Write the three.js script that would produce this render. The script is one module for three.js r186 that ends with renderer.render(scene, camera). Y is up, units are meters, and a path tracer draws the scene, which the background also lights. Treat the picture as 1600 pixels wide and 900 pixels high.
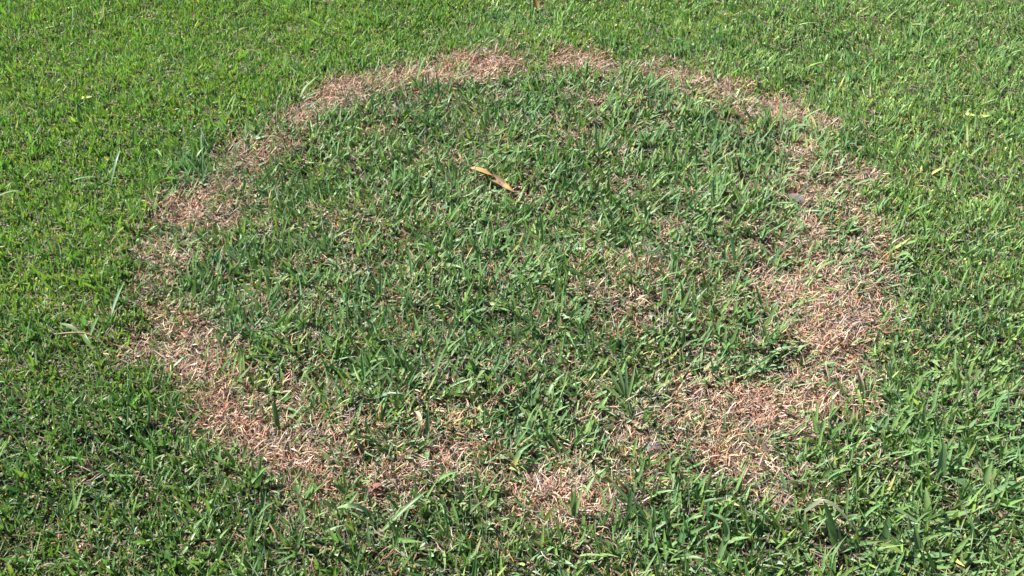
import * as THREE from 'three';
import { mergeGeometries } from 'three/addons/utils/BufferGeometryUtils.js';
import { Sky } from 'three/addons/objects/Sky.js';

// ---------------------------------------------------------------- camera, sky, sun, exposure
const scene = new THREE.Scene();
const camera = new THREE.PerspectiveCamera(30, 16 / 9, 0.05, 600);
camera.position.set(0, 1.0, 1.28);
camera.lookAt(0, 0, 0);

const SUN = new THREE.Vector3(-0.63, 0.73, -0.26).normalize();
const sky = new Sky();
sky.name = 'sky';
sky.userData.kind = 'structure';
sky.scale.setScalar(500);
sky.material.uniforms.sunPosition.value.copy(SUN);
sky.material.uniforms.turbidity.value = 9;
sky.material.uniforms.rayleigh.value = 0.7;
sky.material.uniforms.mieCoefficient.value = 0.004;
scene.add(sky);
scene.environmentIntensity = 0.10;

const sun = new THREE.DirectionalLight(0xfffaf0, 5);
sun.position.copy(SUN).multiplyScalar(6);
sun.castShadow = true;
sun.shadow.mapSize.set(4096, 4096);
Object.assign(sun.shadow.camera, { left: -2, right: 2, top: 2, bottom: -2, near: 0.5, far: 20 });
scene.add(sun, sun.target);

const renderer = new THREE.WebGLRenderer({ antialias: true });
renderer.toneMapping = THREE.LinearToneMapping;
renderer.toneMappingExposure = 2.5;
renderer.shadowMap.enabled = true;

// ---------------------------------------------------------------- seeded numbers and noise
let seed = 20240611;
function rnd() {
  seed = (seed + 0x6d2b79f5) | 0;
  let t = Math.imul(seed ^ (seed >>> 15), 1 | seed);
  t = (t + Math.imul(t ^ (t >>> 7), 61 | t)) ^ t;
  return ((t ^ (t >>> 14)) >>> 0) / 4294967296;
}
const rr = (a, b) => a + (b - a) * rnd();
const gauss = () => (rnd() + rnd() + rnd() + rnd() - 2) * 1.7;
const clamp = (x, a = 0, b = 1) => Math.min(b, Math.max(a, x));
const smooth = (a, b, x) => { const t = clamp((x - a) / (b - a)); return t * t * (3 - 2 * t); };
const hash = (i, j, k) => { let h = Math.imul(i, 374761393) ^ Math.imul(j, 668265263) ^ Math.imul(k, 2147483647 - 1274126177); h = Math.imul(h ^ (h >>> 13), 1274126177); return ((h ^ (h >>> 16)) >>> 0) / 4294967296; };
function noise(x, y, k = 0) {                                         // value noise, 0..1
  const i = Math.floor(x), j = Math.floor(y), u = x - i, v = y - j, s = u * u * (3 - 2 * u), t = v * v * (3 - 2 * v);
  const a = hash(i, j, k), b = hash(i + 1, j, k), c = hash(i, j + 1, k), d = hash(i + 1, j + 1, k);
  return a + (b - a) * s + (c - a) * t + (a - b - c + d) * s * t;
}
const fbm = (x, y, k = 0) => (noise(x, y, k) * 4 + noise(x * 2.03, y * 2.03, k + 1) * 2 + noise(x * 4.1, y * 4.1, k + 2)) / 7;
const lerp3 = (a, b, t) => [a[0] + (b[0] - a[0]) * t, a[1] + (b[1] - a[1]) * t, a[2] + (b[2] - a[2]) * t];

// ---------------------------------------------------------------- where the lawn is dead: patches of the ring, [x, z, radius, how dead]
const DEAD = [
  [-0.130, -0.707, 0.052, 0.7], [-0.078, -0.721, 0.059, 0.9], [-0.033, -0.735, 0.046, 0.8], [0.026, -0.693, 0.032, 0.4], [0.119, -0.750, 0.046, 0.9], [0.170, -0.727, 0.046, 0.9],
  [0.271, -0.693, 0.039, 0.7], [0.333, -0.665, 0.058, 0.9], [0.393, -0.638, 0.044, 0.8], [0.447, -0.585, 0.050, 0.7], [0.507, -0.572, 0.037, 0.8], [0.539, -0.522, 0.042, 1],
  [0.565, -0.473, 0.036, 0.9], [0.524, -0.393, 0.035, 0.9], [0.581, -0.296, 0.039, 0.9], [0.606, -0.286, 0.028, 0.7], [0.526, -0.227, 0.032, 0.6], [0.559, -0.189, 0.042, 0.7],
  [0.477, -0.125, 0.036, 0.9], [0.587, -0.134, 0.031, 0.7], [0.563, -0.082, 0.035, 0.7], [0.485, -0.048, 0.040, 0.7], [0.558, -0.024, 0.034, 1], [0.404, -0.016, 0.044, 0.8],
  [0.462, 0.031, 0.043, 0.8], [0.516, 0.061, 0.042, 0.9], [0.442, 0.097, 0.046, 1], [0.458, 0.146, 0.040, 0.9], [0.410, 0.159, 0.036, 0.9], [0.462, 0.205, 0.030, 0.9],
  [0.417, 0.249, 0.038, 1], [0.363, 0.261, 0.046, 1], [0.319, 0.273, 0.038, 0.8], [0.270, 0.261, 0.042, 0.7], [0.219, 0.267, 0.038, 0.6], [0.186, 0.341, 0.036, 0.7],
  [0.253, 0.319, 0.033, 0.8], [0.281, 0.352, 0.040, 0.9], [0.305, 0.394, 0.035, 0.9], [0.221, 0.378, 0.032, 0.8], [0.131, 0.319, 0.025, 0.7], [0.078, 0.409, 0.039, 1],
  [0.109, 0.404, 0.031, 1], [0.039, 0.414, 0.039, 0.9], [0.000, 0.404, 0.031, 0.7], [-0.048, 0.373, 0.032, 0.7], [0.045, 0.472, 0.022, 0.6], [-0.081, 0.330, 0.041, 0.8],
  [-0.125, 0.394, 0.035, 0.6], [-0.164, 0.394, 0.039, 0.6], [-0.211, 0.330, 0.037, 0.5], [-0.251, 0.389, 0.039, 0.8], [-0.281, 0.352, 0.032, 0.7], [-0.321, 0.307, 0.041, 0.95],
  [-0.349, 0.290, 0.037, 1], [-0.380, 0.261, 0.038, 0.95], [-0.419, 0.199, 0.035, 0.9], [-0.448, 0.153, 0.036, 0.9], [-0.472, 0.125, 0.036, 0.9], [-0.530, 0.146, 0.027, 0.6],
  [-0.512, 0.076, 0.033, 0.8], [-0.540, 0.008, 0.029, 0.7], [-0.573, -0.082, 0.030, 0.6], [-0.581, -0.152, 0.026, 0.5], [-0.557, -0.179, 0.042, 0.8], [-0.534, -0.217, 0.043, 0.95],
  [-0.502, -0.266, 0.044, 0.8], [-0.462, -0.338, 0.051, 0.9], [-0.428, -0.404, 0.040, 0.9], [-0.398, -0.509, 0.042, 0.7], [-0.348, -0.585, 0.056, 0.9], [-0.317, -0.638, 0.038, 0.7],
  [-0.249, -0.665, 0.051, 0.6], [-0.207, -0.693, 0.045, 0.6], [-0.274, 0.236, 0.043, 0.8], [-0.292, 0.173, 0.027, 0.4], [-0.101, 0.273, 0.029, 0.7], [-0.313, 0.039, 0.028, 0.5],
  [-0.330, -0.134, 0.031, 0.3], [-0.273, -0.179, 0.021, 0.3], [-0.469, -0.065, 0.035, 0.5], [-0.482, -0.170, 0.042, 0.6], [-0.523, -0.082, 0.040, 0.5], [0.125, 0.016, 0.034, 0.7],
  [0.094, 0.061, 0.028, 0.5], [0.196, -0.032, 0.029, 0.6], [0.184, 0.097, 0.023, 0.4], [0.075, -0.227, 0.027, 0.3], [0.031, -0.134, 0.021, 0.3], [0.404, -0.266, 0.022, 0.3],
  [0.462, -0.227, 0.032, 0.5], [0.493, -0.328, 0.034, 0.5], [0.082, -0.438, 0.029, 0.4], [-0.096, -0.485, 0.030, 0.3], [-0.314, -0.328, 0.028, 0.3], [0.251, -0.485, 0.030, 0.3],
  [0.125, -0.611, 0.031, 0.3], [0.135, 0.261, 0.021, 0.4], [-0.142, 0.284, 0.025, 0.6], [-0.034, 0.261, 0.021, 0.3], [0.361, 0.424, 0.031, 0.4], [0.441, 0.352, 0.032, 0.3],
];
const cellsOfDead = new Map();
for (const d of DEAD) {
  for (let i = Math.floor((d[0] - 0.1) / 0.1); i <= (d[0] + 0.1) / 0.1; i++) for (let j = Math.floor((d[1] - 0.1) / 0.1); j <= (d[1] + 0.1) / 0.1; j++) {
    const k = i + ',' + j;
    if (!cellsOfDead.has(k)) cellsOfDead.set(k, []);
    cellsOfDead.get(k).push(d);
  }
}
function deadAt(x, z) {
  const wx = x + (fbm(x * 22, z * 22, 11) - 0.5) * 0.05, wz = z + (fbm(x * 22, z * 22, 21) - 0.5) * 0.05;
  let keep = 1;
  for (const [dx, dz, r, s] of cellsOfDead.get(Math.floor(x / 0.1) + ',' + Math.floor(z / 0.1)) ?? []) {
    const q = ((wx - dx) ** 2 + (wz - dz) ** 2) / (r * r);
    if (q < 4) keep *= 1 - s * Math.exp(-q * 1.0);
  }
  return Math.min(1, 1 - keep) * (0.76 + 0.30 * smooth(0.34, 0.58, fbm(x * 17, z * 17, 51)));
}
function insideAt(x, z) {                                              // 1 inside the ring, 0 outside
  const a = Math.atan2(z + 0.17, x), r = Math.hypot(x, z + 0.17) + 0.03 * (fbm(x * 9, z * 9, 31) - 0.5);
  const edge = 0.585 + 0.02 * Math.cos(2 * a) - 0.015 * Math.sin(3 * a);
  return 1 - smooth(edge - 0.06, edge + 0.04, r);
}
const hollow = (x, z) => (fbm(x * 5, z * 5, 41) - 0.5) * 0.024 + (fbm(x * 28, z * 28, 45) - 0.5) * 0.010;
const groundAt = (x, z) => hollow(x, z) * (1 - smooth(3, 5, Math.hypot(x, z))) - 0.004 * deadAt(x, z);

// ---------------------------------------------------------------- helpers: objects, tags, shapes
const named = new Map();
function numbered(name) {
  const n = named.get(name) ?? 0;
  named.set(name, n + 1);
  return n ? `${name}_${String(n).padStart(3, '0')}` : name;
}
function thing(name, label, category, [x, y, z], group) {
  const o = new THREE.Group();
  o.name = numbered(name);
  o.position.set(x, y, z);
  o.userData = { label, category };
  if (group) o.userData.group = group;
  scene.add(o);
  return o;
}
function part(name, geometry, material, parent, label) {
  const m = new THREE.Mesh(geometry, material);
  m.name = name;
  m.castShadow = m.receiveShadow = true;
  if (label) m.userData.label = label;
  parent.add(m);
  return m;
}
function toGeometry(b) {
  const g = new THREE.BufferGeometry();
  g.setAttribute('position', new THREE.Float32BufferAttribute(b.p, 3));
  g.setAttribute('color', new THREE.Float32BufferAttribute(b.c, 3));
  g.setIndex(b.i);
  g.computeVertexNormals();
  return g;
}
const buffer = () => ({ p: [], c: [], i: [] });
const V = (x, y, z) => new THREE.Vector3(x, y, z);
// A folded strip along a spine. spine: points; half(t): half width; fold: how far the midrib sinks, in half widths; roll: turn about the spine; colour(t, side)
function strip(b, spine, half, { fold = 0.35, roll = 0, twist = 0, colour, up = V(0, 1, 0) }) {
  const n = spine.length, at = b.p.length / 3, T = V(0, 0, 0), S = V(0, 0, 0), N = V(0, 0, 0);
  let last = null;
  for (let k = 0; k < n; k++) {
    T.subVectors(spine[Math.min(k + 1, n - 1)], spine[Math.max(k - 1, 0)]).normalize();
    S.crossVectors(T, up);
    if (S.lengthSq() < 1e-4) S.copy(last ?? V(1, 0, 0));
    S.normalize();
    if (last && S.dot(last) < 0) S.negate();
    last = S.clone();
    const t = k / (n - 1);
    S.applyAxisAngle(T, roll + twist * t);
    N.crossVectors(S, T).normalize();
    const w = half(t), f = fold * w;
    for (const s of [-1, 0, 1]) {
      const q = spine[k];
      b.p.push(q.x + S.x * w * s - (s ? 0 : N.x * f), q.y + S.y * w * s - (s ? 0 : N.y * f), q.z + S.z * w * s - (s ? 0 : N.z * f));
      b.c.push(...colour(t, s));
    }
    if (k) for (const s of [0, 1]) {
      const a = at + (k - 1) * 3 + s, c = a + 3;
      b.i.push(a, c, a + 1, a + 1, c, c + 1);
    }
  }
}
// spine of a blade that starts at [x, y, z], points to azimuth az (0 = +x, quarter turn = -z) and bends from lean0 to lean1 (from upright)
function arc(x, y, z, az, lean0, lean1, length, segments, veer = 0, floor = -1) {
  const out = [V(x, y, z)];
  for (let k = 0; k < segments; k++) {
    const t = (k + 0.5) / segments, th = lean0 + (lean1 - lean0) * t, a = az + veer * t, s = length / segments, p = out[k];
    out.push(V(p.x + Math.sin(th) * Math.cos(a) * s, Math.max(p.y + Math.cos(th) * s, floor), p.z - Math.sin(th) * Math.sin(a) * s));
  }
  return out;
}
const GRASS_HALF = (w) => (t) => w * (t < 0.35 ? 0.7 + 0.3 * (t / 0.35) : Math.max(0.04, 1 - Math.pow((t - 0.35) / 0.65, 1.9)));
const MOWN_HALF = (w) => (t) => w * (t < 0.3 ? 0.75 + 0.25 * (t / 0.3) : 1 - 0.35 * (t - 0.3));
const jitter = (c, a) => { const k = 1 + a * gauss() * 0.5, h = clamp(a * 0.2 * gauss(), -0.12, 0.2); return [c[0] * k * (1 + h), c[1] * k, c[2] * k * (1 - h)]; };

// ---------------------------------------------------------------- materials
const leafMaterial = (name, through, coat, coatRoughness) => new THREE.MeshPhysicalMaterial({ name, vertexColors: true, color: 0xffffff, roughness: 1, transmission: through, thickness: 0, clearcoat: coat, clearcoatRoughness: coatRoughness, side: THREE.DoubleSide });
const GRASS = leafMaterial('grass leaf', 0.42, 0.5, 0.36);
const BROAD = leafMaterial('broad grass leaf', 0.38, 0.5, 0.45);
const STRAW = leafMaterial('dry straw', 0.15, 0.05, 0.5);
const DRY = leafMaterial('dry brown leaf', 0.2, 0.2, 0.45);

// colour of the soil: crumbs, grit and rotted thatch, computed with grain of several sizes
function soilTextures() {
  const n = 1024, col = new Uint8Array(n * n * 4), bump = new Uint8Array(n * n * 4);
  const wrapNoise = (x, y, f, k) => { const i = Math.floor(x * f), j = Math.floor(y * f), u = x * f - i, v = y * f - j, s = u * u * (3 - 2 * u), t = v * v * (3 - 2 * v), h = (a, b) => hash(((a % f) + f) % f, ((b % f) + f) % f, k); return h(i, j) * (1 - s) * (1 - t) + h(i + 1, j) * s * (1 - t) + h(i, j + 1) * (1 - s) * t + h(i + 1, j + 1) * s * t; };
  for (let y = 0; y < n; y++) for (let x = 0; x < n; x++) {
    const u = x / n, v = y / n, a = wrapNoise(u, v, 12, 1), b = wrapNoise(u, v, 60, 2), c = wrapNoise(u, v, 220, 3), d = hash(x, y, 4), o = (y * n + x) * 4;
    const e = clamp(0.25 * a + 0.35 * b + 0.3 * c + 0.1 * d), k = 0.55 + 0.9 * e, straw = b > 0.62 && c > 0.5 ? 1.5 : 1;
    col[o] = clamp(74 * k * straw, 0, 255); col[o + 1] = clamp(58 * k * straw, 0, 255); col[o + 2] = clamp(44 * k * (straw > 1 ? 1.25 : 1), 0, 255); col[o + 3] = 255;
    bump[o] = bump[o + 1] = bump[o + 2] = 255 * e; bump[o + 3] = 255;
  }
  return [col, bump].map((data, k) => {
    const t = new THREE.DataTexture(data, n, n);
    t.wrapS = t.wrapT = THREE.RepeatWrapping; t.magFilter = THREE.LinearFilter; t.minFilter = THREE.LinearMipmapLinearFilter; t.generateMipmaps = true;
    if (!k) t.colorSpace = THREE.SRGBColorSpace;
    t.needsUpdate = true;
    return t;
  });
}
const [soilMap, soilBump] = soilTextures();
const SOIL = new THREE.MeshStandardMaterial({ name: 'soil', map: soilMap, bumpMap: soilBump, bumpScale: 0.004, roughness: 1 });

// ---------------------------------------------------------------- the ground: one sheet, fine under the lawn in view, coarse to the horizon
{
  const axis = [];
  for (let a = -2; a <= 2.0001; a += 0.02) axis.push(a);
  for (let a = 2, s = 0.03; a < 260; s *= 1.22) { a += s; axis.push(a); axis.unshift(-a); }
  const p = [], uv = [], idx = [], n = axis.length;
  for (const z of axis) for (const x of axis) { p.push(x, groundAt(x, z), z); uv.push(x / 0.5, z / 0.5); }
  for (let j = 0; j < n - 1; j++) for (let i = 0; i < n - 1; i++) { const a = j * n + i; idx.push(a, a + n, a + 1, a + 1, a + n, a + n + 1); }
  const g = new THREE.BufferGeometry();
  g.setAttribute('position', new THREE.Float32BufferAttribute(p, 3));
  g.setAttribute('uv', new THREE.Float32BufferAttribute(uv, 2));
  g.setIndex(idx);
  g.computeVertexNormals();
  const m = new THREE.Mesh(g, SOIL);
  m.name = 'ground';
  m.receiveShadow = true;
  m.userData = { kind: 'structure', label: 'dark brown soil under the grass and the dead ring' };
  scene.add(m);
}

// ---------------------------------------------------------------- tufts that the lawn is made of
function grassTuft(o) {                                                // living blades; colours near 1 are tinted by the copy's own colour
  const b = buffer(), n = Math.round(rr(o.blades[0], o.blades[1]));
  for (let k = 0; k < n; k++) {
    const a = rnd() * 6.283, r = Math.sqrt(rnd()) * o.spread, az = a + gauss() * 0.9;
    const len = rr(...o.length), w = rr(...o.width) / 2, l0 = rr(...o.lean0), l1 = l0 + rr(...o.bend), mown = rnd() < o.mown;
    let base = jitter([1, 1, 1], o.vary);
    const dry = rnd() < o.dry, cut = mown && rnd() < 0.4, burnt = rnd() < 0.07 ? rr(0.6, 0.85) : 2;
    if (dry) base = [base[0] * 2.3, base[1] * 1.3, base[2] * 2.3];
    const pale = rr(0.9, 1.45);
    strip(b, arc(Math.cos(a) * r, -0.004, -Math.sin(a) * r, az, l0, l1, len * (mown ? 0.75 : 1), 4, gauss() * 0.35, 0.002), mown ? MOWN_HALF(w) : GRASS_HALF(w), {
      fold: rr(0.1, 0.6), roll: gauss() * 0.55, twist: gauss() * 0.7,
      colour: (t, s) => {
        let c = s ? base : [base[0] * 1.18, base[1] * 1.12, base[2] * 1.2];
        if (t < 0.2) c = lerp3([base[0] * 1.35 * pale, base[1] * 1.02 * pale, base[2] * 1.35 * pale], c, t / 0.2);
        if (cut && t > 0.9) c = [base[0] * 3.2, base[1] * 1.5, base[2] * 2.4];
        if (t > burnt) c = [base[0] * 2.4, base[1] * 1.35, base[2] * 2.2];
        return c;
      },
    });
  }
  return toGeometry(b);
}
function strawTuft(o) {                                                // dead stems and rolled leaves, lying about
  const b = buffer(), n = Math.round(rr(o.blades[0], o.blades[1]));
  for (let k = 0; k < n; k++) {
    const a = rnd() * 6.283, r = Math.sqrt(rnd()) * o.spread, y = rr(...o.height), len = rr(...o.length), w = rr(...o.width) / 2;
    const l0 = rr(...o.lean0), l1 = l0 + rr(...o.bend), base = jitter([1, 1, 1], 0.5), az = rnd() * 6.283;
    strip(b, arc(Math.cos(a) * r, y, -Math.sin(a) * r, az, l0, l1, len, 4, gauss() * 0.9, 0.001), (t) => w * (0.8 + 0.2 * Math.sin(t * 3.1)) * (t > 0.8 ? 1.15 - 0.9 * (t - 0.8) / 0.2 * 0.8 : 1), {
      fold: rr(0.7, 1.3), roll: rr(-0.6, 0.6) + Math.PI, twist: gauss() * 0.8, colour: () => base,
    });
  }
  return toGeometry(b);
}
const D = Math.PI / 180;
const kinds = {
  fine: Array.from({ length: 18 }, () => grassTuft({ blades: [7, 9], spread: 0.011, length: [0.017, 0.033], width: [0.0021, 0.0037], lean0: [2 * D, 42 * D], bend: [-10 * D, 48 * D], mown: 0.45, dry: 0.012, vary: 0.32 })),
  wide: Array.from({ length: 20 }, () => grassTuft({ blades: [3, 6], spread: 0.012, length: [0.026, 0.052], width: [0.0027, 0.0057], lean0: [8 * D, 70 * D], bend: [-15 * D, 50 * D], mown: 0.2, dry: 0.03, vary: 0.36 })),
  straw: Array.from({ length: 16 }, () => strawTuft({ blades: [6, 9], spread: 0.014, length: [0.007, 0.022], width: [0.0007, 0.0014], height: [0.000, 0.007], lean0: [25 * D, 92 * D], bend: [-10 * D, 50 * D] })),
  litter: Array.from({ length: 10 }, () => strawTuft({ blades: [6, 8], spread: 0.016, length: [0.012, 0.030], width: [0.0012, 0.0026], height: [0.000, 0.004], lean0: [75 * D, 95 * D], bend: [0, 12 * D] })),
};

// discs that keep the lawn low round a single thing, [x, z, radius]
const CLEAR = [
  [-0.035, -0.275, 0.020], [-0.065, -0.300, 0.020], [0.000, -0.248, 0.020], [0.392, -0.272, 0.025], [0.355, 0.500, 0.022], [0.054, -0.968, 0.016],
  [0.174, 0.340, 0.018], [0.472, -0.212, 0.016], [0.4635, 0.232, 0.016], [-0.164, 0.409, 0.014], [-0.12, 0.294, 0.014],
];
const cleared = (x, z) => CLEAR.some(([a, b, r]) => (x - a) ** 2 + (z - b) ** 2 < r * r);

// colours of living grass by place: yellow green outside, blue green inside and toward the near edge; paler right side has its sunlit look painted into the colour
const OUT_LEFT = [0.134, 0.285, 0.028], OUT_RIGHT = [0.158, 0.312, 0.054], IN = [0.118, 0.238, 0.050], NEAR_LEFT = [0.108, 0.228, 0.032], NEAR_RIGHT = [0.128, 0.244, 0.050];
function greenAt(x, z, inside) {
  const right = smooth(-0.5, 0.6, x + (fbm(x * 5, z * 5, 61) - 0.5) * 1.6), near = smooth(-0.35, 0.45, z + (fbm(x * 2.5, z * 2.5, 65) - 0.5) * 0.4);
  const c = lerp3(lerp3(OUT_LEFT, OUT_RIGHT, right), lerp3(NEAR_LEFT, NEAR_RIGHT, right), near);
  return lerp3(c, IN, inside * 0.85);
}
const STRAWS = [[0.50, 0.315, 0.22], [0.58, 0.42, 0.305], [0.42, 0.235, 0.15], [0.35, 0.175, 0.10], [0.46, 0.34, 0.255], [0.31, 0.23, 0.17]];

const placedKinds = {};
for (const k of Object.keys(kinds)) placedKinds[k] = kinds[k].map(() => ({ m: [], c: [] }));
const Q = new THREE.Quaternion(), Q2 = new THREE.Quaternion(), M = new THREE.Matrix4(), UP = V(0, 1, 0);
function put(kind, x, z, size, tall, tilt, tiltAz, color, lift = 0) {
  const list = placedKinds[kind], at = list[Math.floor(rnd() * list.length)];
  Q.setFromAxisAngle(UP, rnd() * 6.283);
  Q2.setFromAxisAngle(V(-Math.sin(tiltAz), 0, -Math.cos(tiltAz)).normalize(), -tilt);
  M.compose(V(x, groundAt(x, z) + lift, z), Q2.multiply(Q), V(size, size * tall, size));
  at.m.push(...M.elements);
  at.c.push(...color);
}
// how far outside the photographed patch of ground (a trapezium) a point lies
function outsideFrame(x, z) {
  const half = 0.576 + (0.526 - z) * 0.3758;
  return Math.max(0, -1.076 - z, z - 0.526, (Math.abs(x) - half) * 0.94);
}
function sow(cell, within, each) {
  for (let x = -within; x < within; x += cell) for (let z = -within; z < within; z += cell) each(x + rnd() * cell, z + rnd() * cell);
}
function plant(x, z, size) {
  const inside = insideAt(x, z), dead = deadAt(x, z), clump = fbm(x * 26, z * 26, 71), tuftiness = fbm(x * 60, z * 60, 75);
  const edgeThin = 1 - smooth(0.25, 0.85, dead) * (0.54 + 0.30 * smooth(0.4, 0.6, fbm(x * 18, z * 18, 77)));
  const full = (inside > 0.5 ? 0.50 - 0.18 * smooth(-0.05, 0.4, x) + 0.60 * smooth(0.32, 0.62, clump) : 0.85 + 0.5 * smooth(0.3, 0.6, clump)) * edgeThin * (0.75 + 0.5 * tuftiness);
  const near = smooth(0.05, 0.4, z);
  if (rnd() < full && !cleared(x, z)) {
    const wideShare = clamp(inside * 0.75 + near * (0.22 + 0.45 * smooth(-0.2, 0.4, x)) + 0.06), wide = rnd() < wideShare;
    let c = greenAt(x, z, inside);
    const mood = fbm(x * 14, z * 14, 81) - 0.5, one = gauss();
    c = [c[0] * (1 + mood * 0.5 + one * 0.10), c[1] * (1 + mood * 0.25 + one * 0.06), c[2] * (1 + mood * 0.2 - one * 0.12)];
    if (rnd() < 0.05) c = [c[0] * 1.35, c[1] * 1.2, c[2] * 0.8];
    const leanRight = 0.05 + 0.5 * smooth(-0.1, 0.7, x) * smooth(0.3, -0.3, z), a = fbm(x * 7, z * 7, 91) * 12.6;
    const lx = leanRight + 0.22 * Math.cos(a), lz = 0.22 * Math.sin(a);
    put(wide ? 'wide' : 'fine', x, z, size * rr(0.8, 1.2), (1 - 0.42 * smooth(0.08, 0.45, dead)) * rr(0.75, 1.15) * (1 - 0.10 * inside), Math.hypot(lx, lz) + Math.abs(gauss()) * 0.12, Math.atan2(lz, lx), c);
  }
  return { inside, dead };
}
sow(0.0095, 1.5, (x, z) => {
  const out = outsideFrame(x, z);
  if (out > 0.15) return;
  const { inside, dead } = plant(x, z, 1);
  const hue = fbm(x * 12, z * 12, 101);
  const straws = dead * 2.0 + 0.02 + (0.45 + 0.42 * smooth(-0.1, 0.4, x)) * inside * smooth(0.3, 0.6, fbm(x * 16, z * 16, 107)) + 0.2 * smooth(0.1, 0.5, z) * smooth(0.45, 0.6, fbm(x * 9, z * 9, 105));
  for (let k = straws; k > 0; k--) if (rnd() < k) {
    let c = STRAWS[Math.min(5, Math.floor(clamp(rnd() * 0.75 + (hue - 0.4) * 1.1) * 6))];
    if (rnd() < 0.05 + 0.1 * inside) c = [0.36, 0.38, 0.16];
    put('straw', x + rr(-0.006, 0.006), z + rr(-0.006, 0.006), rr(0.75, 1.25), rr(0.7, 1.3), rr(0, 0.25), rnd() * 6.28, jitter(c, 0.3), dead * rr(0, 0.006));
  }
  if (rnd() < 0.5) put('litter', x, z, rr(0.8, 1.3), 1, 0, 0, jitter([[0.16, 0.11, 0.065], [0.10, 0.07, 0.045], [0.24, 0.17, 0.11]][Math.floor(rnd() * 3)], 0.3), 0.001);
});
sow(0.016, 2.4, (x, z) => {
  const out = outsideFrame(x, z);
  if (out <= 0.15 || out > 0.8) return;
  plant(x, z, 1.25);
});
sow(0.034, 5, (x, z) => {
  const out = outsideFrame(x, z);
  if (out <= 0.8 || out > 3.4) return;
  plant(x, z, 2.1);
});

function lay(name, kind, material, label) {
  const o = new THREE.Group();
  o.name = name;
  o.userData = { kind: 'stuff', label };
  scene.add(o);
  placedKinds[kind].forEach(({ m, c }, k) => {
    const n = m.length / 16;
    if (!n) return;
    const mesh = new THREE.InstancedMesh(kinds[kind][k], material, n);
    mesh.instanceMatrix.array.set(m);
    mesh.instanceColor = new THREE.InstancedBufferAttribute(new Float32Array(c), 3);
    mesh.name = numbered(kind === 'straw' || kind === 'litter' ? 'straw' : 'blade');
    mesh.castShadow = mesh.receiveShadow = true;
    mesh.userData.kind = 'stuff';
    o.add(mesh);
  });
}
lay('lawn_grass', 'fine', GRASS, 'short fine bright green lawn grass growing round the dead ring');
lay('coarse_grass', 'wide', GRASS, 'coarser blue green grass blades growing inside the ring and at the near edge');
lay('dead_grass', 'straw', STRAW, 'dry pinkish tan dead grass stems of the ring and between the green blades');
lay('thatch', 'litter', STRAW, 'flat brown thatch of old stems lying on the soil');

// ---------------------------------------------------------------- single things that can be told apart on the lawn
const GREEN = [0.125, 0.230, 0.055], BLUEGREEN = [0.120, 0.235, 0.070], DARKGREEN = [0.075, 0.160, 0.035], LIGHT = [0.195, 0.300, 0.080], PALE = [0.22, 0.33, 0.11];
// a leaf coloured along its length: stops [t, colour]; midrib shows a little paler, fine streaks run along
function streaky(stops, midrib = 1.12, amount = 0.08) {
  const side = [1 + amount * gauss(), 1 + amount * gauss()];
  return (t, s) => {
    let k = 0;
    while (k < stops.length - 2 && t > stops[k + 1][0]) k++;
    const c = lerp3(stops[k][1], stops[k + 1][1], clamp((t - stops[k][0]) / (stops[k + 1][0] - stops[k][0])));
    const f = s === 0 ? midrib : side[s < 0 ? 0 : 1];
    return [c[0] * f, c[1] * f, c[2] * f];
  };
}
const plain = (c) => streaky([[0, [c[0] * 1.5, c[1] * 1.15, c[2] * 1.4]], [0.18, c], [1, c]]);
function curve(points, n) {                                            // a smooth spine through points given as [x, y, z]
  return new THREE.CatmullRomCurve3(points.map((p) => V(...p)), false, 'catmullrom', 0.5).getPoints(n);
}
function leaf(name, parent, points, half, colour, { material = GRASS, n = 10, fold = 0.35, roll = 0, twist = 0, label } = {}) {
  const b = buffer();
  strip(b, curve(points, n), half, { fold, roll, twist, colour });
  return part(name, toGeometry(b), material, parent, label);
}
function rod(name, parent, points, r0, r1, colour, material = STRAW, n = 10, sides = 6, label) {   // a round stem that tapers
  const b = buffer(), P = curve(points, n);
  for (let k = 0; k <= n; k++) {
    const T = V(0, 0, 0).subVectors(P[Math.min(k + 1, n)], P[Math.max(k - 1, 0)]).normalize(), S = V(0, 0, 0).crossVectors(T, Math.abs(T.y) > 0.95 ? V(1, 0, 0) : UP).normalize(), N = V(0, 0, 0).crossVectors(S, T);
    for (let a = 0; a < sides; a++) {
      const q = (a / sides) * 6.2832, r = r0 + (r1 - r0) * (k / n);
      b.p.push(P[k].x + (S.x * Math.cos(q) + N.x * Math.sin(q)) * r, P[k].y + (S.y * Math.cos(q) + N.y * Math.sin(q)) * r, P[k].z + (S.z * Math.cos(q) + N.z * Math.sin(q)) * r);
      b.c.push(...colour);
      if (k) { const i = k * sides + a, j = k * sides + ((a + 1) % sides); b.i.push(i - sides, i, j - sides, j - sides, i, j); }
    }
  }
  return part(name, toGeometry(b), material, parent, label);
}
const lens = (w, peak = 0.45) => (t) => Math.max(w * 0.05, w * Math.pow(Math.sin(Math.PI * Math.pow(clamp(t, 0.001, 0.999), Math.log(0.5) / Math.log(peak))), 0.75));
const base = (x, z) => [x, groundAt(x, z), z];

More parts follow.
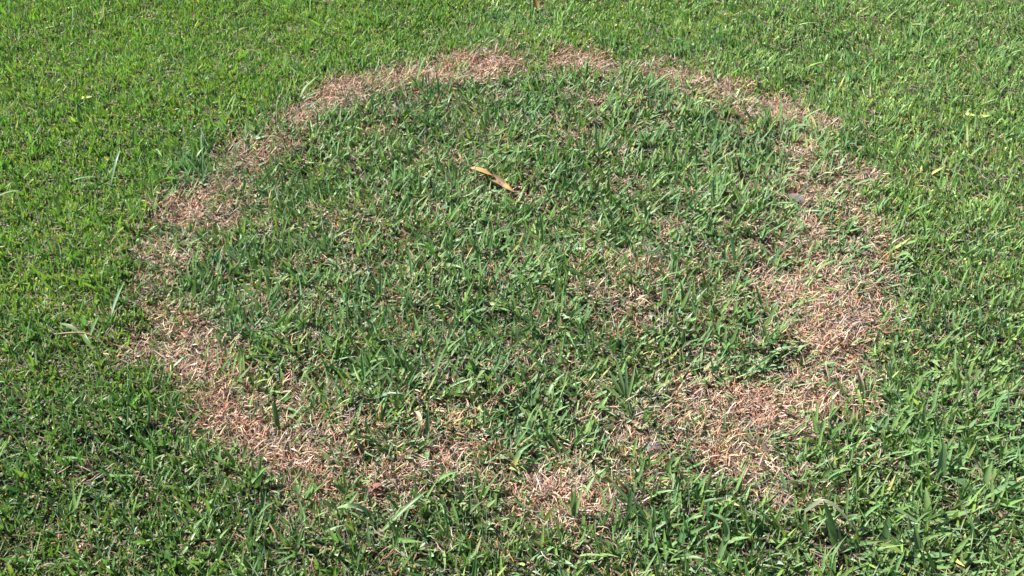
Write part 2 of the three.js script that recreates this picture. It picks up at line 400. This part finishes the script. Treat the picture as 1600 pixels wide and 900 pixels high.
// the long curled dry leaf on the grass: a tan, cupped front half and a narrow rolled brown half behind its kink
{
  const o = thing('dry_leaf', 'long curled tan and brown dry leaf lying in the upper middle of the ring', 'leaf', [-0.034, groundAt(-0.034, -0.28), -0.28]);
  const TAN = [0.48, 0.25, 0.065], TAN2 = [0.44, 0.26, 0.09], BROWN = [0.20, 0.10, 0.045], PINK = [0.22, 0.125, 0.07];
  leaf('leaf_blade', o, [[-0.036, 0.029, -0.027], [-0.029, 0.030, -0.023], [-0.018, 0.032, -0.014], [-0.008, 0.031, -0.006], [0.001, 0.029, -0.001]], (t) => 0.0085 * (0.25 + 0.75 * Math.sin(Math.PI * Math.pow(clamp(t + 0.06), 0.85))), streaky([[0, BROWN], [0.15, TAN2], [0.5, TAN], [0.85, TAN], [1, BROWN]], 0.9), { material: DRY, n: 14, fold: -0.25, roll: -0.25, label: 'tan cupped front half of the dry leaf' });
  leaf('leaf_blade', o, [[-0.001, 0.027, -0.001], [0.008, 0.026, 0.007], [0.018, 0.024, 0.016], [0.029, 0.021, 0.026], [0.039, 0.016, 0.031]], (t) => 0.0068 * (0.95 - 0.8 * t * t), streaky([[0, BROWN], [0.2, PINK], [0.5, BROWN], [0.6, TAN2], [1, PINK]], 1.25), { material: DRY, n: 14, fold: 0.9, roll: 0.7, twist: -0.5, label: 'narrow folded brown rear half of the dry leaf' });
  rod('midrib', o, [[-0.034, 0.0292, -0.026], [-0.0235, 0.0322, -0.0185], [-0.012, 0.0330, -0.0095], [0.0, 0.0290, -0.0015]], 0.0006, 0.0005, [0.30, 0.15, 0.05], DRY);
  rod('leaf_stalk', o, [[-0.035, 0.030, -0.028], [-0.039, 0.031, -0.030], [-0.041, 0.034, -0.034]], 0.0014, 0.0009, [0.16, 0.08, 0.04], DRY);
  rod('leaf_stalk', o, [[-0.036, 0.029, -0.027], [-0.040, 0.026, -0.024]], 0.0012, 0.0007, [0.13, 0.07, 0.04], DRY);
  rod('leaf_tip', o, [[0.038, 0.0165, 0.031], [0.043, 0.015, 0.031]], 0.0013, 0.0005, [0.20, 0.10, 0.05], DRY);
}
// an upright brown leaf that is stuck edge-on between blades
{
  const o = thing('brown_leaf', 'small upright rust brown dead leaf with a dark shadowed side, right of the dry leaf', 'leaf', base(0.392, -0.272));
  leaf('leaf_blade', o, [[0.004, 0.003, 0.002], [0.001, 0.016, -0.004], [-0.003, 0.030, -0.016], [-0.006, 0.042, -0.036]], lens(0.0068, 0.35), streaky([[0, [0.13, 0.045, 0.02]], [0.45, [0.20, 0.08, 0.03]], [1, [0.10, 0.07, 0.035]]], 0.7), { material: DRY, n: 12, fold: 0.8, roll: 0.35, twist: 0.3 });
  rod('leaf_stalk', o, [[0.004, 0.004, 0.002], [0.006, 0.001, 0.006]], 0.0012, 0.0008, [0.14, 0.07, 0.04], DRY);
}
// the orange fleck at the far edge
{
  const o = thing('orange_leaf', 'small orange dead leaf at the far edge of the lawn, beyond the ring', 'leaf', base(0.053, -0.978));
  leaf('leaf_blade', o, [[-0.006, 0.041, -0.003], [-0.002, 0.038, 0.0], [0.002, 0.032, 0.004], [0.004, 0.026, 0.007]], lens(0.0070, 0.5), streaky([[0, [0.45, 0.20, 0.06]], [0.5, [0.62, 0.33, 0.11]], [1, [0.50, 0.26, 0.08]]], 0.85), { material: DRY, n: 10, fold: 0.4, roll: 0.3 });
  rod('leaf_stalk', o, [[-0.006, 0.041, -0.003], [-0.008, 0.038, -0.007]], 0.001, 0.0006, [0.3, 0.16, 0.06], DRY);
}
// withered pieces on the ring
{
  const o = thing('withered_leaf', 'withered grey and mauve folded leaf on the right part of the ring', 'leaf', base(0.472, -0.212));
  leaf('leaf_blade', o, [[-0.012, 0.018, -0.010], [-0.004, 0.020, -0.003], [0.006, 0.017, 0.006], [0.014, 0.010, 0.013]], lens(0.0075, 0.5), streaky([[0, [0.16, 0.12, 0.11]], [0.4, [0.24, 0.19, 0.18]], [1, [0.15, 0.10, 0.08]]], 0.7), { material: DRY, n: 12, fold: 0.5, roll: 0.2 });
  rod('leaf_stalk', o, [[0.014, 0.010, 0.013], [0.020, 0.005, 0.016]], 0.0011, 0.0007, [0.2, 0.13, 0.1], DRY);
}
{
  const o = thing('dead_blade', 'broad pinkish tan dead blade standing at the right edge of the ring', 'dead grass blade', base(0.4635, 0.236));
  leaf('blade', o, [[0.001, 0.002, 0.004], [0.001, 0.014, 0.001], [0.000, 0.027, -0.008], [-0.002, 0.034, -0.018]], (t) => 0.0048 * (1 - 0.6 * t * t), streaky([[0, [0.30, 0.15, 0.09]], [0.5, [0.46, 0.31, 0.22]], [1, [0.44, 0.31, 0.22]]], 1.2), { material: DRY, n: 10, fold: 0.7, roll: 0.2 });
  leaf('sheath', o, [[0.003, 0.001, 0.004], [0.005, 0.009, 0.001], [0.007, 0.017, -0.004]], (t) => 0.003 * (1 - 0.6 * t), streaky([[0, [0.30, 0.13, 0.08]], [1, [0.45, 0.25, 0.16]]]), { material: DRY, n: 6, fold: 0.7 });
}
{
  const o = thing('red_brown_leaf', 'small reddish brown dead leaf lying among straw at the near part of the ring', 'leaf', base(-0.164, 0.409));
  leaf('leaf_blade', o, [[-0.009, 0.014, 0.004], [-0.003, 0.018, 0.001], [0.004, 0.020, -0.002], [0.010, 0.018, -0.005]], lens(0.0052, 0.5), streaky([[0, [0.22, 0.07, 0.04]], [0.5, [0.26, 0.09, 0.055]], [1, [0.20, 0.08, 0.05]]], 0.75), { material: DRY, n: 10, fold: 0.6, roll: -0.35 });
  rod('leaf_stalk', o, [[-0.009, 0.014, 0.004], [-0.014, 0.010, 0.006]], 0.0009, 0.0006, [0.16, 0.07, 0.04], DRY);
}
{
  const o = thing('pale_dead_blade', 'short cream dead blade between green tufts, left of centre near the ring\'s front', 'dead grass blade', base(-0.119, 0.294));
  leaf('blade', o, [[-0.005, 0.018, -0.013], [-0.001, 0.019, -0.004], [0.002, 0.016, 0.006], [0.004, 0.011, 0.013]], (t) => 0.0028 * (1 - 0.4 * Math.abs(t - 0.5)), streaky([[0, [0.40, 0.33, 0.20]], [1, [0.46, 0.37, 0.23]]], 1.1), { material: DRY, n: 8, fold: 0.6 });
  rod('stem', o, [[0.004, 0.011, 0.013], [0.006, 0.004, 0.016]], 0.0011, 0.0008, [0.5, 0.4, 0.26]);
}
// a clod of grey soil in a gap of the ring
{
  const g = new THREE.IcosahedronGeometry(0.012, 4), p = g.attributes.position, c = [];
  for (let k = 0; k < p.count; k++) {
    const x = p.getX(k), y = p.getY(k), z = p.getZ(k), f = 0.7 + 0.5 * fbm(x * 220 + 9, z * 220 + y * 160 + 9, 301) + 0.2 * (fbm(x * 700 + 5, z * 700 + y * 500 + 5, 305) - 0.5);
    p.setXYZ(k, x * f * 1.15, y * f * 0.7, z * f);
    const e = 0.10 + 0.12 * fbm(x * 900 + 3, z * 900 + y * 700 + 3, 311);
    c.push(e * 1.05, e * 0.95, e);
  }
  g.setAttribute('color', new THREE.Float32BufferAttribute(c, 3));
  g.deleteAttribute('uv');
  g.computeVertexNormals();
  const m = new THREE.Mesh(g, new THREE.MeshStandardMaterial({ name: 'grey soil', vertexColors: true, roughness: 1 }));
  m.name = 'soil_clod';
  m.castShadow = m.receiveShadow = true;
  m.position.set(0.174, groundAt(0.174, 0.340) + 0.006, 0.340);
  m.userData = { label: 'dark grey crumb of soil in a gap of straw, near right of the ring', category: 'soil clod' };
  scene.add(m);
}

// single pale or long blades that stand out: [label, world spine points, half width, colour stops]
function loneBlade(label, points, w, stops, { name = 'grass_shoot', group, fold = 0.45, roll = 0 } = {}) {
  const [x, , z] = points[0], y = groundAt(x, z), o = thing(name, label, 'grass shoot', [x, y, z], group), local = points.map((p) => [p[0] - x, p[1], p[2] - z]), cut = Math.ceil(local.length * 0.25);
  leaf('blade', o, local, (t) => w * (t < 0.2 ? 0.75 + t * 1.25 : 1 - 0.85 * Math.pow((t - 0.2) / 0.8, 2.2)), streaky(stops, 1.15), { n: 14, fold, roll });
  rod('sheath', o, [[0, -0.002, 0], [local[1][0] * 0.15 , Math.max(0.004, local[1][1] * 0.3), local[1][2] * 0.15]], w * 0.8, w * 0.7, [0.30, 0.32, 0.16], GRASS, 4);
  return o;
}
const SILVER = [0.24, 0.35, 0.21];
loneBlade('long silvery blade standing upright left of the ring', [[-0.690, 0, -0.277], [-0.681, 0.028, -0.281], [-0.6745, 0.048, -0.293], [-0.672, 0.057, -0.318]], 0.0032, [[0, GREEN], [0.4, GREEN], [0.6, SILVER], [0.85, SILVER], [1, GREEN]]);
loneBlade('pale blade arching low to the left, beside the silvery upright blade', [[-0.705, 0.012, -0.300], [-0.713, 0.034, -0.268], [-0.728, 0.040, -0.252], [-0.7445, 0.031, -0.254]], 0.0024, [[0, GREEN], [0.4, PALE], [1, PALE]]);
loneBlade('long silver blue blade leaning right at the left edge of the ring', [[-0.581, 0, 0.098], [-0.5705, 0.027, 0.099], [-0.561, 0.050, 0.0935], [-0.549, 0.071, 0.075]], 0.0036, [[0, DARKGREEN], [0.35, BLUEGREEN], [0.5, SILVER], [0.8, SILVER], [1, BLUEGREEN]]);
loneBlade('thin pale blade bending over straw at the top left of the ring', [[-0.1925, 0.004, -0.648], [-0.186, 0.022, -0.650], [-0.180, 0.041, -0.655], [-0.170, 0.056, -0.667]], 0.0028, [[0, LIGHT], [0.4, PALE], [0.6, PALE], [1, LIGHT]]);
loneBlade('thin pale blade lying slanted on the green grass above the left of the ring', [[-0.412, 0.006, -0.575], [-0.4035, 0.025, -0.594], [-0.390, 0.033, -0.612], [-0.377, 0.036, -0.632]], 0.0025, [[0, PALE], [1, PALE]]);
loneBlade('pale blade reaching in over the left border of the picture', [[-0.815, 0.004, -0.250], [-0.827, 0.026, -0.234], [-0.842, 0.036, -0.205], [-0.862, 0.034, -0.180]], 0.0028, [[0, GREEN], [0.3, PALE], [1, PALE]]);
loneBlade('blade with bright yellow base among green blades in the near middle of the ring', [[0.002, 0.014, 0.372], [0.0065, 0.025, 0.367], [0.0115, 0.031, 0.362], [0.0255, 0.036, 0.354]], 0.0036, [[0, [0.32, 0.29, 0.05]], [0.2, [0.30, 0.30, 0.06]], [0.32, BLUEGREEN], [1, BLUEGREEN]]);
loneBlade('light green blade folded flat over straw at the near left of the ring', [[-0.160, 0.006, 0.455], [-0.1722, 0.026, 0.4535], [-0.188, 0.040, 0.460], [-0.203, 0.031, 0.456]], 0.0044, [[0, BLUEGREEN], [0.3, BLUEGREEN], [0.55, LIGHT], [1, LIGHT]]);
loneBlade('straight green blade sloping up right in the near grass below the ring', [[-0.150, 0.006, 0.472], [-0.130, 0.020, 0.458], [-0.112, 0.030, 0.446], [-0.100, 0.033, 0.436]], 0.0027, [[0, GREEN], [1, GREEN]]);
loneBlade('green blade bent over like a hook at the near border, right of the middle', [[0.232, 0, 0.512], [0.236, 0.022, 0.508], [0.241, 0.042, 0.500], [0.236, 0.055, 0.490], [0.222, 0.057, 0.484]], 0.0036, [[0, BLUEGREEN], [1, LIGHT]]);
loneBlade('dull olive blade curving over the broad upright green leaf at the near right', [[0.337, 0.034, 0.462], [0.355, 0.052, 0.462], [0.372, 0.050, 0.474], [0.388, 0.036, 0.492]], 0.0030, [[0, [0.13, 0.16, 0.07]], [1, [0.18, 0.17, 0.08]]]);

// a creeping stem with leaves at the left
{
  const o = thing('creeping_stem', 'brown and green creeping stem with slanting leaves left of the ring', 'grass runner', base(-0.600, 0.135));
  rod('stem', o, [[-0.042, 0.021, -0.003], [-0.022, 0.024, -0.002], [0.0, 0.026, 0.0], [0.020, 0.018, 0.003], [0.034, 0.006, 0.012]], 0.0013, 0.0018, [0.28, 0.22, 0.10]);
  leaf('blade', o, [[0.0, 0.026, 0], [0.008, 0.024, 0.012], [0.020, 0.018, 0.024], [0.032, 0.012, 0.036]], GRASS_HALF(0.0034), plain([0.10, 0.19, 0.03]));
  leaf('blade', o, [[-0.004, 0.026, 0], [-0.014, 0.030, -0.006], [-0.028, 0.030, -0.014], [-0.040, 0.026, -0.022]], GRASS_HALF(0.0030), plain([0.12, 0.19, 0.04]));
  leaf('blade', o, [[0.010, 0.023, 0.001], [0.016, 0.036, -0.006], [0.022, 0.044, -0.016]], GRASS_HALF(0.0028), plain(GREEN));
}

// tufts that show singly: blades as [azimuth degrees (0 right, 90 away), lean at base, lean at tip, length, width, colour]
function tuft(label, x, z, blades, { sheath = 0.0024, group } = {}) {
  const o = thing('grass_tuft', label, 'grass tuft', base(x, z), group);
  for (const [az, l0, l1, len, w, c, veer = 0] of blades) {
    const a = az * D, b = buffer(), k = rr(0.0005, 0.003);
    strip(b, arc(Math.cos(a) * k, 0.003, -Math.sin(a) * k, a, l0 * D, l1 * D, len, 9, veer * D, 0.004), GRASS_HALF(w / 2), { fold: rr(0.25, 0.5), roll: gauss() * 0.25, twist: gauss() * 0.4, colour: plain(jitter(c, 0.15)) });
    part('blade', toGeometry(b), GRASS, o);
  }
  rod('sheath', o, [[0, -0.002, 0], [0.0005, 0.006, 0], [0.001, 0.014, -0.001]], sheath, sheath * 0.8, [0.27, 0.31, 0.13], GRASS, 5);
  return o;
}
tuft('dark upright tuft with a branching leaf in the straw at the ring\'s far left', -0.141, -0.580, [[100, 4, 10, 0.052, 0.0052, DARKGREEN], [55, 30, 75, 0.046, 0.0045, GREEN], [150, 40, 80, 0.040, 0.0050, GREEN], [200, 60, 85, 0.034, 0.0045, GREEN], [300, 60, 85, 0.036, 0.0042, BLUEGREEN], [20, 62, 85, 0.036, 0.0042, BLUEGREEN], [165, 22, 70, 0.030, 0.0050, [0.30, 0.34, 0.06]]]);
tuft('bright green fan of long blades to the upper right of the dry leaf', 0.153, -0.372, [[75, 8, 25, 0.056, 0.0052, LIGHT], [50, 18, 35, 0.060, 0.0050, LIGHT], [110, 14, 30, 0.050, 0.0050, GREEN], [35, 30, 52, 0.052, 0.0048, GREEN], [140, 25, 50, 0.046, 0.0048, GREEN], [90, 4, 14, 0.046, 0.0046, LIGHT], [250, 40, 75, 0.034, 0.0045, BLUEGREEN]]);
tuft('large tuft of wide blades leaning both ways in the left part of the ring', -0.292, -0.078, [[135, 35, 55, 0.062, 0.0066, BLUEGREEN], [150, 50, 72, 0.060, 0.0066, BLUEGREEN], [50, 25, 45, 0.048, 0.0060, GREEN], [100, 8, 20, 0.044, 0.0058, GREEN], [20, 55, 80, 0.046, 0.0060, BLUEGREEN], [230, 60, 88, 0.040, 0.0062, BLUEGREEN], [300, 55, 85, 0.036, 0.0056, GREEN]]);
tuft('two dark green blades standing upright in bare straw at the ring\'s lower left', -0.300, 0.305, [[98, 6, 16, 0.060, 0.0066, DARKGREEN], [112, 12, 24, 0.050, 0.0060, DARKGREEN], [30, 55, 90, 0.046, 0.0056, GREEN, -40], [205, 70, 88, 0.032, 0.0050, BLUEGREEN], [285, 60, 86, 0.034, 0.0054, GREEN]]);
tuft('star of straight light blades right of the ring centre toward the near side', 0.152, 0.255, [[128, 40, 58, 0.060, 0.0052, LIGHT], [112, 28, 44, 0.066, 0.0052, LIGHT], [96, 20, 30, 0.064, 0.0048, BLUEGREEN], [70, 24, 40, 0.058, 0.0050, LIGHT], [145, 55, 74, 0.052, 0.0050, GREEN], [40, 45, 70, 0.044, 0.0048, GREEN], [255, 60, 88, 0.038, 0.0050, BLUEGREEN]]);
tuft('splayed star of pointed blades on straw, near side left of the ring centre', -0.108, 0.320, [[275, 55, 85, 0.052, 0.0072, BLUEGREEN], [212, 60, 86, 0.046, 0.0060, LIGHT], [240, 62, 88, 0.042, 0.0050, [0.22, 0.30, 0.08]], [88, 22, 40, 0.046, 0.0062, BLUEGREEN], [178, 70, 90, 0.040, 0.0044, GREEN], [10, 70, 88, 0.034, 0.0048, GREEN]]);
tuft('pair of broad pointed blue green blades standing tall right of the ring centre', 0.347, -0.055, [[120, 18, 34, 0.062, 0.0086, BLUEGREEN], [205, 28, 120, 0.060, 0.0058, BLUEGREEN], [70, 25, 60, 0.040, 0.0050, GREEN], [20, 50, 80, 0.044, 0.0052, LIGHT], [300, 60, 88, 0.034, 0.0050, GREEN]]);
tuft('tuft of flat light blades fanned low right of the tall pair of blades', 0.330, 0.012, [[30, 60, 85, 0.044, 0.0048, LIGHT], [150, 50, 80, 0.040, 0.0048, LIGHT], [95, 20, 45, 0.042, 0.0044, LIGHT], [200, 62, 88, 0.038, 0.0046, BLUEGREEN], [320, 62, 88, 0.036, 0.0046, LIGHT], [60, 35, 65, 0.042, 0.0044, GREEN]]);
tuft('dark tuft with two long blades slanting left over straw at the ring\'s near edge', 0.165, 0.470, [[138, 48, 62, 0.090, 0.0046, DARKGREEN], [128, 42, 58, 0.074, 0.0050, GREEN], [40, 45, 75, 0.050, 0.0066, LIGHT], [95, 12, 22, 0.044, 0.0048, GREEN], [185, 60, 85, 0.036, 0.0052, BLUEGREEN], [350, 62, 90, 0.046, 0.0054, BLUEGREEN]]);
tuft('tall upright blades below the middle of the near side of the ring', 0.072, 0.455, [[84, 6, 12, 0.058, 0.0054, BLUEGREEN], [104, 10, 22, 0.050, 0.0050, GREEN], [60, 18, 34, 0.048, 0.0046, LIGHT], [220, 50, 84, 0.036, 0.0050, GREEN]]);
tuft('broad flat blue green leaves at the ring centre toward the left', -0.196, 0.036, [[170, 55, 82, 0.050, 0.0064, BLUEGREEN], [80, 12, 26, 0.050, 0.0052, GREEN], [60, 18, 40, 0.048, 0.0050, LIGHT], [120, 20, 40, 0.050, 0.0056, GREEN], [340, 58, 86, 0.042, 0.0060, BLUEGREEN]]);
tuft('tall wide leaf standing in the near right grass with narrow leaves round it', 0.520, 0.398, [[97, 14, 26, 0.058, 0.0105, [0.15, 0.24, 0.07]], [62, 26, 48, 0.052, 0.0060, BLUEGREEN], [40, 40, 62, 0.050, 0.0058, BLUEGREEN], [150, 40, 70, 0.044, 0.0058, LIGHT], [250, 60, 88, 0.036, 0.0060, GREEN]]);
tuft('leafy upright tuft inside the right part of the ring beside the inner straw patch', 0.255, 0.060, [[75, 14, 30, 0.050, 0.0060, BLUEGREEN], [110, 22, 44, 0.048, 0.0058, GREEN], [35, 40, 66, 0.046, 0.0058, BLUEGREEN], [170, 50, 80, 0.040, 0.0054, LIGHT], [260, 60, 86, 0.036, 0.0056, GREEN]]);
tuft('pale green tuft with blades over the straw at the upper left of the ring', -0.322, -0.470, [[130, 30, 60, 0.046, 0.0060, BLUEGREEN], [75, 18, 40, 0.048, 0.0052, LIGHT], [40, 40, 70, 0.044, 0.0052, BLUEGREEN], [200, 60, 86, 0.036, 0.0054, GREEN], [320, 60, 86, 0.034, 0.0050, LIGHT]]);

// plants of broad leaves in the near right corner: [azimuth, lean at base, lean at tip, length, width, colour]
function broadPlant(label, x, z, leaves) {
  const o = thing('broad_leaf_plant', label, 'broad leaf plant', base(x, z));
  for (const [az, l0, l1, len, w, c] of leaves) {
    const a = az * D, b = buffer();
    strip(b, arc(Math.cos(a) * 0.002, 0.006, -Math.sin(a) * 0.002, a, l0 * D, l1 * D, len, 12, gauss() * 8 * D, 0.006), lens(w * 0.42, 0.4), { fold: rr(0.18, 0.4), roll: gauss() * 0.15, colour: plain(jitter(c, 0.1)) });
    part('leaf', toGeometry(b), BROAD, o);
  }
  rod('stem', o, [[0, -0.002, 0], [0.001, 0.006, 0.001], [0.001, 0.012, 0]], 0.0022, 0.0018, [0.22, 0.22, 0.09], GRASS, 5);
  return o;
}
broadPlant('plant with one wide upright bright green leaf at the near border, right of the middle', 0.371, 0.500, [[118, 24, 42, 0.064, 0.0150, [0.15, 0.25, 0.055]], [235, 66, 92, 0.034, 0.0090, BLUEGREEN], [20, 68, 92, 0.032, 0.0080, BLUEGREEN]]);
broadPlant('plant of several wide shiny leaves spreading flat, right of the wide upright leaf', 0.486, 0.462, [[165, 52, 92, 0.050, 0.0150, [0.14, 0.24, 0.07]], [12, 50, 96, 0.050, 0.0140, [0.16, 0.26, 0.07]], [95, 25, 55, 0.044, 0.0100, LIGHT], [215, 62, 95, 0.044, 0.0120, BLUEGREEN], [320, 62, 95, 0.042, 0.0110, BLUEGREEN]]);
broadPlant('plant with a bright yellow green leaf pointing left at the near border, right', 0.462, 0.507, [[170, 62, 84, 0.046, 0.0120, [0.20, 0.29, 0.04]], [100, 30, 62, 0.038, 0.0100, GREEN], [355, 62, 90, 0.034, 0.0090, BLUEGREEN]]);
broadPlant('plant with long leaves lying flat to the right in the near right corner', 0.535, 0.492, [[160, 66, 90, 0.048, 0.0110, LIGHT], [340, 66, 88, 0.050, 0.0105, BLUEGREEN], [40, 55, 84, 0.044, 0.0095, GREEN], [110, 35, 70, 0.036, 0.0090, BLUEGREEN]]);
broadPlant('small plant with one dark oval leaf, left of the flat shiny leaves', 0.428, 0.492, [[80, 30, 50, 0.036, 0.0125, DARKGREEN], [200, 66, 92, 0.034, 0.0100, BLUEGREEN], [330, 66, 92, 0.032, 0.0090, LIGHT]]);
broadPlant('plant of folded wide leaves at the right border of the near grass', 0.560, 0.425, [[150, 45, 80, 0.046, 0.0105, BLUEGREEN], [75, 22, 46, 0.048, 0.0095, LIGHT], [15, 50, 84, 0.044, 0.0100, BLUEGREEN], [260, 62, 92, 0.036, 0.0095, GREEN]]);

renderer.render(scene, camera);
